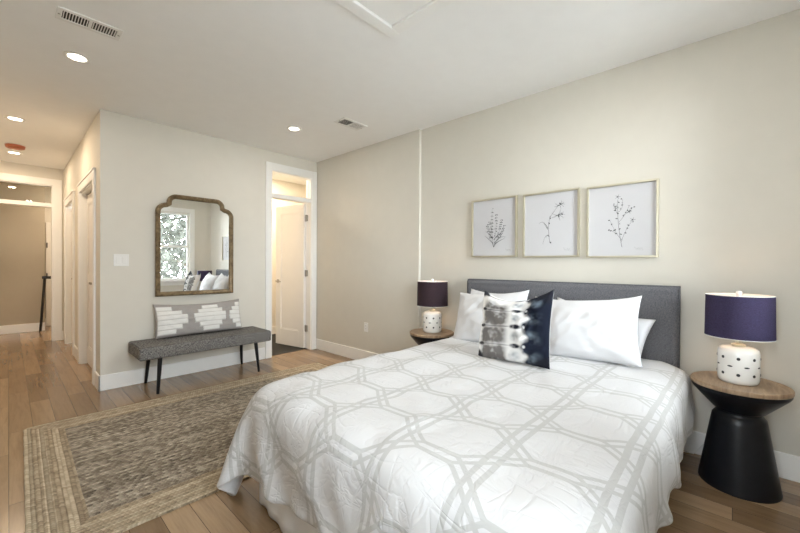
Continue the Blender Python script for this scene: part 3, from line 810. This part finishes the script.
# ------------------------------------------------------------------ pillows
def pillow_mesh(name, W, H, T, mat, seed=0, n=40, pinch=.07, wr=.008, color=None, flat_bottom=0.0, relief=None, ear=0.0, sag=0.0, m_exp=.42):
    """Pillow standing in local coordinates: x thickness (front is -x), y width, z height from 0."""
    nz_ = max(12, int(n * H / W))
    me = bpy.data.meshes.new(name)
    verts, faces, cols = [], [], []
    idx = {}
    def pos(a, c, side):
        u, v = a * 2 / n - 1, c * 2 / nz_ - 1
        y = W / 2 * u * (1 - pinch * (1 - v * v) * abs(u) ** 1.5)
        z = H / 2 * v * (1 - pinch * (1 - u * u) * abs(v) ** 1.5)
        e = max(0, (1 - u ** 2)) ** m_exp * max(0, (1 - v ** 2)) ** m_exp
        th = T / 2 * e
        if v < 0: th *= 1 + flat_bottom * -v * (1 - abs(v))
        nn = noise.noise(Vector((u * 2.2 + seed * 7.1, v * 2.2, side * 3.3 + seed)))
        n2 = noise.noise(Vector((u * 6 + seed * 3.3, v * 3.5 + 2, side * 5.1)))
        rid = (abs(noise.noise(Vector((u * 3.2 + v * 2.1 + seed, v * 2.5 - u * 1.2, side * 2.0 + 9)))) - .2)
        edge = min(1, e * 1.6)
        th += (nn * 2.2 + n2 * .8 - rid * 1.8) * wr * edge
        if sag: z -= sag * max(0, v) * (1 - u * u) ** 1.0 * (0.5 + .5 * v)
        x = -side * th
        if relief is not None and side == 1: x -= relief((u + 1) / 2, (v + 1) / 2) * edge ** .3
        return (x, y, z + H / 2)
    for side in (1, -1):
        for a in range(n + 1):
            for c in range(nz_ + 1):
                border = a in (0, n) or c in (0, nz_)
                key = (a, c, 0 if border else side)
                if key in idx: continue
                idx[key] = len(verts); verts.append(pos(a, c, 0 if border else side))
                if color: cols.append(color(a / n, c / nz_, side))
        for a in range(n):
            for c in range(nz_):
                q = []
                for aa, cc in ((a, c), (a + 1, c), (a + 1, c + 1), (a, c + 1)):
                    border = aa in (0, n) or cc in (0, nz_)
                    q.append(idx[(aa, cc, 0 if border else side)])
                faces.append(q if side == -1 else q[::-1])
    me.from_pydata(verts, [], faces)
    for p in me.polygons: p.use_smooth = True
    if color:
        at = me.color_attributes.new('Dye', 'FLOAT_COLOR', 'POINT')
        at.data.foreach_set('color', np.array([(*c_, 1.0) for c_ in cols], dtype=np.float32).ravel())
    me.materials.append(M[mat])
    bm = bmesh.new(); bm.from_mesh(me); bmesh.ops.recalc_face_normals(bm, faces=bm.faces); bm.to_mesh(me); bm.free()
    o = bpy.data.objects.new(name, me); col.objects.link(o)
    return o
def place(o, loc, lean, rz=0.0, roll=0.0):
    o.rotation_mode = 'XYZ'
    o.matrix_world = Matrix.Translation(loc) @ Matrix.Rotation(rz, 4, 'Z') @ Matrix.Rotation(lean, 4, 'Y') @ Matrix.Rotation(roll, 4, 'X')
    return o
PG = 'white bed pillows against the headboard'
p = place(pillow_mesh('pillow', .66, .40, .16, 'linen', 1, 44, .08, sag=.02), (2.80, .775, .575), R(20), 0, R(10))
tag(p, 'white pillow leaning on the headboard behind the larger right pillow', 'pillow', PG)
p = place(pillow_mesh('pillow', .70, .47, .20, 'linen', 2, 60, .075, wr=.006, sag=.025), (2.60, .755, .605), R(25), R(0), R(-4.5))
tag(p, 'large plump white pillow to the right of the tie-dyed cushion', 'pillow', PG)
p = place(pillow_mesh('pillow', .50, .44, .16, 'linen', 3, 44, .075, sag=.015), (2.80, 1.55, .605), R(16), R(0))
tag(p, 'white pillow mostly hidden behind the front left pillow', 'pillow', PG)
p = place(pillow_mesh('pillow', .64, .46, .19, 'linen', 4, 60, .075, wr=.006, sag=.02), (2.62, 1.475, .605), R(23), R(0), R(-5))
tag(p, 'white pillow to the left of the tie-dyed cushion, nearest the left nightstand', 'pillow', PG)

def sm(a, b_, x):
    if a == b_: return 1.0 if x > a else 0.0
    t_ = min(1, max(0, (x - a) / (b_ - a))); return t_ * t_ * (3 - 2 * t_)
def mixv(a, b_, f): return tuple(p_ + (q_ - p_) * f for p_, q_ in zip(a, b_))
def shibori(u, v, side):
    if side == -1: return (.75, .75, .76)
    # u: 0 is the +y... flipped below so that s runs left to right as seen from the room
    s = 1 - u
    nz1 = noise.noise(Vector((s * 7, v * 7, 1.7))); nz2 = noise.noise(Vector((s * 22, v * 22, 4.1))); nz3 = noise.noise(Vector((s * 3, v * 30, 8.1)))
    ss = s + .022 * nz1 + .008 * nz2
    c = (.80, .80, .80)
    row = v * 4.0 + .12; fr = abs(row - round(row))          # distance from a bound line (0) to mid row (.5)
    grey = sm(.05, .13, ss) * (1 - sm(.40, .52, ss)) * (.45 + .55 * sm(.0, .22, fr)) * (.78 + .4 * nz1 + .3 * nz2) * (1 - sm(.74, .92, v + .1 * nz1))
    c = mixv(c, (.125, .115, .11), min(1, max(0, grey * 1.45)) * .94)
    ln = (1 - sm(.0, .055, fr)) * sm(.03, .09, ss) * (1 - sm(.44, .56, ss))
    c = mixv(c, (.03, .03, .035), ln * (.75 + .4 * nz3))
    for cx_, hw, hh, k, coln in ((.09, .055, .11, .9, (.012, .013, .02)), (.60, .085, .14, .95, (.008, .011, .022)), (.79, .12, .5, 1.0, (.008, .013, .028))):
        f_ = 1 - sm(.55, 1.15, math.hypot((ss - cx_) / hw, (fr) / hh))
        c = mixv(c, coln, min(1, max(0, f_ * k * (1 + .5 * nz2))))
    fm = abs(fr - .5)
    f_ = 1 - sm(.2, 1.3, math.hypot((ss - .60) / .075, fm / .30)); c = mixv(c, (.16, .19, .22), f_ * (.55 + .5 * nz2))
    nav = sm(.715, .775, ss + .018 * math.cos(row * 2 * math.pi))
    tone = mixv((.006, .009, .02), (.13, .165, .20), min(1, max(0, (.5 + .9 * nz1 + .6 * nz2) * sm(.08, .42, fr) * (1 - sm(.80, .97, s)))))
    c = mixv(c, tone, nav)
    white = (1 - sm(.2, 1.0, math.hypot((ss - .715) / .022, fr / .12)))
    c = mixv(c, (.78, .80, .82), white * .9)
    for cu, cv, r_ in ((0, 1, .13), (0, 0, .17), (1, 1, .26), (1, 0, .22)):
        f_ = 1 - sm(.6, 1.0, math.hypot(s - cu, (v - cv) * 1.15) / r_ + .25 * nz1)
        c = mixv(c, (.010, .011, .018), f_ * .97)
    return c
p = place(pillow_mesh('throw_cushion', .515, .495, .16, 'dyed', 7, 150, .06, wr=.009, color=shibori, sag=.07, m_exp=.40), (2.225, 1.068, .605), R(15), R(-5), R(-4))
tag(p, 'square tie-dyed cushion in navy, black and white at the front of the pillows', 'cushion')

# ------------------------------------------------------------------ nightstands and lamps
def nightstand(x, y, label):
    t = thing('nightstand', label, 'nightstand', (x, y, 0), group='round nightstands beside the bed')
    b = bmesh.new(); lathe(b, [(.214, .562), (.218, .566), (.218, .582), (.214, .586)], 64); obj('tabletop', b, 'woodtop', t, smooth=True, angle=40)
    b = bmesh.new(); lathe(b, [(.10, .425), (.115, .435), (.205, .535), (.213, .548), (.213, .562)], 64); obj('upper_cone', b, 'black_wood', t, smooth=True, angle=50)
    b = bmesh.new(); lathe(b, [(.176, 0), (.178, .008), (.176, .02), (.122, .365), (.117, .392), (.107, .405), (.098, .415), (.100, .425)], 64); obj('base', b, 'black_wood', t, smooth=True, angle=60)
    return t
nightstand(2.845, -.022, 'black hourglass nightstand with round wood top, to the right of the bed')
nightstand(2.845, 2.20, 'black hourglass nightstand with round wood top, to the left of the bed')
def table_lamp(x, y, z, label, shade):
    t = thing('table_lamp', label, 'lamp', (x, y, z), group='table lamps on the nightstands')
    b = bmesh.new(); lathe(b, [(.078, 0), (.084, .004), (.090, .018), (.091, .03), (.091, .172), (.086, .19), (.070, .199), (.05, .203)], 56)
    body = obj('lamp_base', b, 'ceramic', t, smooth=True, angle=50)
    for k in range(8):
        for j, zz in enumerate((.055, .10, .145)):
            a = 2 * math.pi * (k + (.5 if j % 2 else 0)) / 8
            b = bmesh.new()
            bmesh.ops.create_uvsphere(b, u_segments=10, v_segments=6, radius=1.0)
            big = .0085 if j != 1 else .0048
            for v_ in b.verts: v_.co = Vector((v_.co.x * .0025, v_.co.y * (big if j != 1 else .0125), v_.co.z * (big if j != 1 else .0045)))
            bmesh.ops.rotate(b, verts=b.verts, cent=(0, 0, 0), matrix=Matrix.Rotation(a, 3, 'Z'))
            bmesh.ops.translate(b, verts=b.verts, vec=(.0912 * math.cos(a), .0912 * math.sin(a), zz))
            obj('dot', b, 'speck', body, smooth=True)
    b = bmesh.new(); lathe(b, [(.03, .203), (.032, .215), (.012, .222), (.012, .30)], 24); obj('neck', b, 'champagne', t, smooth=True, angle=40)
    b = bmesh.new(); lathe(b, [(.151, .258), (.1475, .498)], 72, cap_bot=False, cap_top=False)
    sh = obj('lamp_shade', b, shade, t, smooth=True)
    b = bmesh.new(); lathe(b, [(.1495, .2585), (.146, .4975)], 72, cap_bot=False, cap_top=False); obj('shade_lining', b, 'shade_lining', sh, smooth=True)
    for r_, z_ in ((.150, .259), (.1468, .497)):
        b = tube(bmesh.new(), [(r_ * math.cos(2 * math.pi * k / 60), r_ * math.sin(2 * math.pi * k / 60), z_) for k in range(61)], .0018, 6)
        obj('shade_ring', b, 'white_metal', sh)
    for k in range(3):
        a = 2 * math.pi * k / 3 + .4
        obj('shade_spoke', tube(bmesh.new(), [(0, 0, .478), (.146 * math.cos(a), .146 * math.sin(a), .494)], .0018, 6), 'white_metal', sh)
    b = bmesh.new(); lathe(b, [(.004, .30), (.004, .485), (.010, .49), (.014, .502), (.014, .515), (.008, .522)], 18); obj('finial', b, 'ceramic', t, smooth=True)
    b = bmesh.new(); lathe(b, [(.012, .30), (.028, .345), (.03, .37), (.02, .395), (.006, .403)], 20); obj('bulb', b, M['bulb_lit'], t, smooth=True)
    d = bpy.data.lights.new('lamp_light', 'POINT'); d.energy = BULB_POWER; d.color = (1.0, .70, .45); d.shadow_soft_size = .02
    o = bpy.data.objects.new('lamp_light', d); o.location = (.045, 0, .37); o.parent = t; col.objects.link(o)
    return t
M['bulb_lit'] = emit('lit_bulb', (1.0, .78, .5), 2.5)
table_lamp(2.845, -.018, .587, 'white dotted lamp with navy shade on the right nightstand', 'shade')
table_lamp(2.835, 2.185, .587, 'white dotted lamp with dark plum shade on the left nightstand', 'shade_plum')
b = bmesh.new(); tube(b, [(2.94, -.02, .588), (3.03, -.10, .588), (3.065, -.14, .55), (3.09, -.12, .42), (3.085, 0.02, .30), (3.085, .12, .12), (3.07, .19, .012), (3.06, .27, .008)], .003, 6)
tag(obj('power_cord', b, 'white_plastic', smooth=True), 'thin pale lamp cord hanging behind the right nightstand', 'cord')

# ------------------------------------------------------------------ framed botanical prints
def ribbon(bm, pts, w0, w1=None, x=0.0):
    w1 = w0 if w1 is None else w1
    P_ = [Vector((0, p_[0], p_[1])) for p_ in pts]; m = len(P_); L_, R_ = [], []
    for i, p_ in enumerate(P_):
        d = P_[min(i + 1, m - 1)] - P_[max(i - 1, 0)]
        d = d.normalized() if d.length > 0 else Vector((0, 0, 1))
        nn = Vector((0, -d.z, d.y)); w_ = (w0 + (w1 - w0) * i / max(1, m - 1)) / 2
        L_.append(bm.verts.new((x, p_.y + nn.y * w_, p_.z + nn.z * w_))); R_.append(bm.verts.new((x, p_.y - nn.y * w_, p_.z - nn.z * w_)))
    for i in range(m - 1): bm.faces.new((L_[i], L_[i + 1], R_[i + 1], R_[i]))
def blob(bm, c, a, b_, ang, x=0.0, n=10):
    vs_ = []
    for k in range(n):
        t_ = 2 * math.pi * k / n; p_ = a * math.cos(t_); q_ = b_ * math.sin(t_)
        vs_.append(bm.verts.new((x, c[0] + p_ * math.cos(ang) - q_ * math.sin(ang), c[1] + p_ * math.sin(ang) + q_ * math.cos(ang))))
    bm.faces.new(vs_)
def bez(p0, p1, p2, n=10):
    return [((1 - t_) ** 2 * p0[0] + 2 * t_ * (1 - t_) * p1[0] + t_ * t_ * p2[0], (1 - t_) ** 2 * p0[1] + 2 * t_ * (1 - t_) * p1[1] + t_ * t_ * p2[1]) for t_ in [k / n for k in range(n + 1)]]
def pix_to(fr_, px, py):   # drawing coordinates 0..1 (left to right, bottom to top) -> local y, z on the print
    return ((.5 - px) * PW, (py - .5) * PH)
FW, FH, FT, FD = .465, .553, .014, .034
PW, PH = FW - 2 * FT, FH - 2 * FT
def D(pts): return [pix_to(0, *p_) for p_ in pts]
def draw_lavender(bm, soft):
    rg = random.Random(2)
    base = (.50, .15)
    for (tx, ty), cx_ in (((.46, .84), .44), ((.56, .72), .55), ((.34, .56), .40), ((.68, .62), .62), ((.75, .52), .66), ((.40, .60), .46)):
        pts_ = bez(base, (cx_, .34), (tx, ty), 14)
        ribbon(bm, D(pts_), .0022, .0012)
        for k in range(6, 15):
            for s_ in (-1, 1):
                q = pts_[k]; r_ = .010 if ty > .6 else .008
                p_ = pix_to(0, q[0] + s_ * .018, q[1] + .005)
                if rg.random() < .8: blob(bm if rg.random() < .7 else soft, p_, .0085 * rg.uniform(.6, 1.1), .004, R(90 + s_ * -50))
    for a, m_, e in (((.48, .22), (.36, .32), (.28, .36)), ((.52, .22), (.64, .36), (.78, .32)), ((.5, .28), (.58, .36), (.66, .40)), ((.48, .3), (.40, .40), (.30, .44)), ((.52, .2), (.66, .28), (.76, .30))):
        ribbon(bm, D(bez(a, m_, e)), .005, .001); ribbon(soft, D(bez((a[0], a[1] + .01), m_, (e[0], e[1] + .012))), .003, .001)
def draw_lily(bm, soft):
    st_ = bez((.50, .20), (.44, .45), (.50, .64), 14)
    ribbon(bm, D(st_), .003, .0022)
    ribbon(bm, D(bez((.50, .62), (.58, .72), (.66, .80))), .0025, .002)
    for a, m_, e in (((.49, .3), (.40, .38), (.36, .18)), ((.48, .32), (.44, .36), (.42, .28)), ((.46, .44), (.36, .60), (.28, .52)), ((.46, .42), (.40, .5), (.36, .55))):
        ribbon(bm, D(bez(a, m_, e)), .004, .001)
    for cx_, cy_, sc_ in ((.64, .64, 1.0), (.67, .80, .75)):
        for ang in (-70, -35, 0, 30, 70, 150, 200):
            l_ = .13 * sc_; ex = cx_ + l_ * math.cos(R(ang)); ey = cy_ + l_ * .75 * math.sin(R(ang))
            mx_ = (cx_ + ex) / 2 + .03 * math.sin(R(ang + 40)); my_ = (cy_ + ey) / 2 + .03 * math.cos(R(ang + 40))
            ribbon(bm, D(bez((cx_, cy_), (mx_, my_), (ex, ey))), .003, .0008); ribbon(soft, D(bez((cx_, cy_), (mx_ + .025, my_ - .015), (ex, ey))), .004, .0008)
    for q in ((.50, .60), (.48, .52), (.66, .62), (.72, .65), (.68, .82), (.51, .21)): blob(bm, pix_to(0, *q), .009, .005, R(60))
def draw_branch(bm, soft):
    rg = random.Random(9)
    main = bez((.52, .12), (.44, .45), (.45, .80), 18); ribbon(bm, D(main), .003, .0018)
    br_ = [((.50, .24), (.42, .32), (.33, .52)), ((.51, .2), (.56, .36), (.66, .48)), ((.47, .48), (.56, .56), (.62, .70)), ((.46, .58), (.40, .66), (.41, .74)), ((.46, .62), (.54, .66), (.52, .80)), ((.54, .58), (.62, .60), (.68, .68)), ((.42, .32), (.38, .36), (.31, .38))]
    for a, m_, e in br_:
        pts_ = bez(a, m_, e, 10); ribbon(bm, D(pts_), .002, .0012)
        for k in (4, 6, 8, 10):
            q = pts_[k]; blob(bm if rg.random() < .6 else soft, pix_to(0, q[0] + rg.uniform(-.02, .02), q[1] + rg.uniform(-.01, .015)), .008 * rg.uniform(.6, 1.1), .004, rg.uniform(0, 3))
    for k in range(3, 19, 2):
        q = main[k]; blob(bm if k % 3 else soft, pix_to(0, q[0] + rg.uniform(-.025, .025), q[1]), .008, .0035, rg.uniform(0, 3))
    for q in ((.45, .84), (.42, .70), (.62, .62), (.67, .50)):
        for a in range(5):
            e = (q[0] + .045 * math.cos(a * 1.256), q[1] + .035 * math.sin(a * 1.256)); ribbon(bm, D([q, e]), .004, .001)
def signature(bm, x0, y0, seed):
    rg = random.Random(seed); pts_ = []
    for k in range(26): pts_.append((x0 + k * .0048, y0 + .008 * math.sin(k * 1.25) + rg.uniform(-.005, .005) + (.016 if k in (0, 1) else 0)))
    ribbon(bm, D(pts_), .0013); ribbon(bm, D([(x0 + .02, y0 - .018), (x0 + .13, y0 - .024)]), .001)
def framed_print(yc, zc, label, drawer, sx, seed):
    xw = 3.113
    t = thing('framed_print', label, 'framed print', (xw, yc, zc), group='botanical prints above the headboard')
    b = bmesh.new()
    for y0, y1, z0, z1 in ((-FW / 2, FW / 2, FH / 2 - FT, FH / 2), (-FW / 2, FW / 2, -FH / 2, -FH / 2 + FT), (-FW / 2, -FW / 2 + FT, -FH / 2 + FT, FH / 2 - FT), (FW / 2 - FT, FW / 2, -FH / 2 + FT, FH / 2 - FT)):
        box(b, -FD, -.001, y0, y1, z0, z1, bev=.0015)
    obj('frame', b, 'champagne', t)
    pr_ = obj('print', bx(-.014, -.010, -FW / 2 + FT, FW / 2 - FT, -FH / 2 + FT, FH / 2 - FT), 'paper', t)
    b, s_ = bmesh.new(), bmesh.new(); drawer(b, s_); signature(s_, sx, .10, seed)
    bmesh.ops.translate(b, verts=b.verts, vec=(-.0146, 0, 0)); bmesh.ops.translate(s_, verts=s_.verts, vec=(-.0144, 0, 0))
    obj('ink_drawing', b, 'ink', pr_); obj('shading_pattern', s_, 'ink_soft', pr_)
    return t
framed_print(1.668, 1.598, 'framed print of lavender sprigs, nearest the left nightstand', draw_lavender, .77, 1)
framed_print(1.146, 1.592, 'framed print of a lily stem, in the middle of the three', draw_lily, .75, 2)
framed_print(.627, 1.585, 'framed print of a berried branch, nearest the right nightstand', draw_branch, .70, 3)

# ------------------------------------------------------------------ mirror
mt = thing('wall_mirror', 'tall mirror with stepped arch top in an antique bronze frame above the bench', 'mirror', (1.452, 4.492, .893), rz=R(-1.35))
MW, MHT = .399, 1.107
half = [(MW, 0), (MW, .45), (MW, .905)]
for k in range(1, 9): half.append((MW - .10 + .10 * math.cos(R(k * 10.6)), .905 + .10 * math.sin(R(k * 10.6))))
half += [(MW - .104, 1.013)]
for k in range(1, 10): half.append((MW - .104 - .09 + .09 * math.cos(R(k * 10)), 1.015 + .09 * math.sin(R(k * 10))))
outl = half + [(-x, z) for x, z in reversed(half)]
def inset(pts_, o_):
    n_ = len(pts_); res = []
    for i in range(n_):
        p_, q, r_ = Vector(pts_[i - 1]), Vector(pts_[i]), Vector(pts_[(i + 1) % n_])
        d1_, d2_ = (q - p_).normalized(), (r_ - q).normalized()
        n1, n2_ = Vector((-d1_.y, d1_.x)), Vector((-d2_.y, d2_.x))
        k = n1 + n2_; k = k / max(.35, k.dot(n1)) if k.length > 1e-6 else n1
        res.append(tuple(q + k * o_))
    return res
b = bmesh.new(); rings = []
for o_, dep in ((0, .008), (0, -.020), (.007, -.028), (.017, -.031), (.026, -.025), (.033, -.023), (.043, -.016), (.048, -.006), (.048, .006)):
    rings.append([b.verts.new((x, dep, z)) for x, z in inset(outl, o_)])
for a, c in zip(rings, rings[1:]):
    for i in range(len(a)): b.faces.new((a[i], a[(i + 1) % len(a)], c[(i + 1) % len(a)], c[i]))
for i in range(len(outl)): b.faces.new((rings[-1][i], rings[-1][(i + 1) % len(outl)], rings[0][(i + 1) % len(outl)], rings[0][i]))
obj('frame', b, 'bronze', mt, smooth=True, angle=40)
b = bmesh.new()
a = [b.verts.new((x, -.004, z)) for x, z in inset(outl, .044)]; c = [b.verts.new((x, .002, z)) for x, z in inset(outl, .044)]
b.faces.new(a); b.faces.new(c)
for i in range(len(a)): b.faces.new((a[i], a[(i + 1) % len(a)], c[(i + 1) % len(a)], c[i]))
bmesh.ops.triangulate(b, faces=[f for f in b.faces if len(f.verts) > 4])
obj('mirror_glass', b, 'mirror', mt)

# ------------------------------------------------------------------ bench and its cushion
bn = thing('bench', 'grey tweed upholstered bench on black tapered legs below the mirror', 'bench', (1.468, 4.262, 0))
b = bx(-.648, .648, -.236, .236, .335, .455, bev=.018, seg=3)
bmesh.ops.subdivide_edges(b, edges=[e for e in b.edges if e.calc_length() > .3], cuts=10, use_grid_fill=True)
seat = obj('seat', b, 'tweed', bn, smooth=True, angle=60)
pp = []
for cx_, cy_, a0 in ((.623, .211, 0), (-.623, .211, 90), (-.623, -.211, 180), (.623, -.211, 270)):
    for k in range(5): pp.append((cx_ + .012 * math.cos(R(a0 + k * 22.5)), cy_ + .012 * math.sin(R(a0 + k * 22.5)), .450))
b = tube(bmesh.new(), pp + [pp[0]], .006, 8); obj('piping', b, 'tweed_piping', seat, smooth=True)
for sx in (-1, 1):
    for sy in (-1, 1):
        b = tube(bmesh.new(), [(sx * .475, sy * .195, .34), (sx * .50, sy * .226, 0.0)], .021, 14, r2=.013)
        obj('leg', b, 'black_wood', bn, smooth=True, angle=50)
def diamonds(s, v):
    # stepped white tufted diamonds: half at the left, full in the middle, half at the right
    if v < .06 or v > .90: return 0
    k = min(5, int((v - .06) / .14))
    jag = .006 * math.sin(v * 170)
    if s < .40: return 1 if s < (.20, .27, .33, .33, .27, .17)[k] + jag and s > .015 else 0
    if s > .78: return 1 if 1 - s < (.09, .13, .17, .17, .13, .08)[k] + jag and s < .985 else 0
    return 1 if abs(s - .595) < (.095, .135, .185, .195, .145, .095)[k] + jag else 0
def lumbar_col(u, v, side):
    s = 1 - u
    if side == -1: return (.50, .47, .45)
    if diamonds(s, v):
        rowp = ((v - .06) / .14) % 1.0
        return (.80, .79, .77) if rowp > .14 else (.66, .64, .62)
    return (.36, .335, .32)
def lumbar_rel(u, v):
    if not diamonds(1 - u, v): return 0
    rowp = ((v - .06) / .14) % 1.0
    return .010 * sm(0, .25, rowp) * (1.0 - .35 * rowp)
p = pillow_mesh('lumbar_cushion', .90, .365, .15, 'tufted', 11, 260, .035, wr=.006, color=lumbar_col, relief=lumbar_rel, sag=.025, m_exp=.38)
place(p, (1.475, 4.385, .462), R(14), R(90))
tag(p, 'long grey lumbar cushion with white tufted stepped diamonds on the bench', 'cushion')

# ------------------------------------------------------------------ ensuite light, outdoors seen in the mirror
can_light(2.81, 5.45, 'round recessed light in the room beyond the open white door', ENSUITE_POWER, (1.0, .80, .58))
struct('ground', bx(-40, 40, -60, 40, -3.2, -3.0), 'bounce_ground')
rng = random.Random(11)
def tree(x, y, h, label):
    t = thing('tree', label, 'tree', (x, y, -3.0), group='trees outside the window')
    b = tube(bmesh.new(), [(0, 0, 0), (.1, 0, h * .35), (.05, .1, h * .6), (0, 0, h * .85)], .22, 10, r2=.05)
    for k in range(9):
        a = k * 2.4; z = h * (.35 + .055 * k); r_ = 1.8 - .12 * k
        tube(b, [(0.05, 0, z), (r_ * .5 * math.cos(a), r_ * .5 * math.sin(a), z + .35), (r_ * math.cos(a), r_ * math.sin(a), z + .6)], .05, 6, r2=.012)
    obj('trunk', b, 'bark', t)
    b = bmesh.new()
    for k in range(3600):
        while True:
            p_ = Vector((rng.uniform(-1, 1), rng.uniform(-1, 1), rng.uniform(-1, 1)))
            if p_.length < 1: break
        if noise.noise(p_ * 2.6 + Vector((x, y, 0))) < -.08: continue
        c_ = Vector((p_.x * 2.3, p_.y * 2.3, h * .66 + p_.z * h * .36))
        u_ = Vector((rng.gauss(0, 1), rng.gauss(0, 1), rng.gauss(0, 1))).normalized(); w_ = u_.orthogonal().normalized()
        s_ = rng.uniform(.10, .19)
        b.faces.new([b.verts.new(c_ + u_ * s_), b.verts.new(c_ + w_ * s_ * .45), b.verts.new(c_ - u_ * s_), b.verts.new(c_ - w_ * s_ * .45)])
    obj('foliage', b, 'leaf', t)['kind'] = 'stuff'
tree(4.6, -8.2, 7.2, 'leafy tree nearest the window, seen in the mirror')
tree(9.2, -10.0, 6.6, 'leafy tree to one side outside the window')
tree(6.4, -14.0, 8.0, 'leafy tree farther outside behind the nearest tree, seen in the mirror')
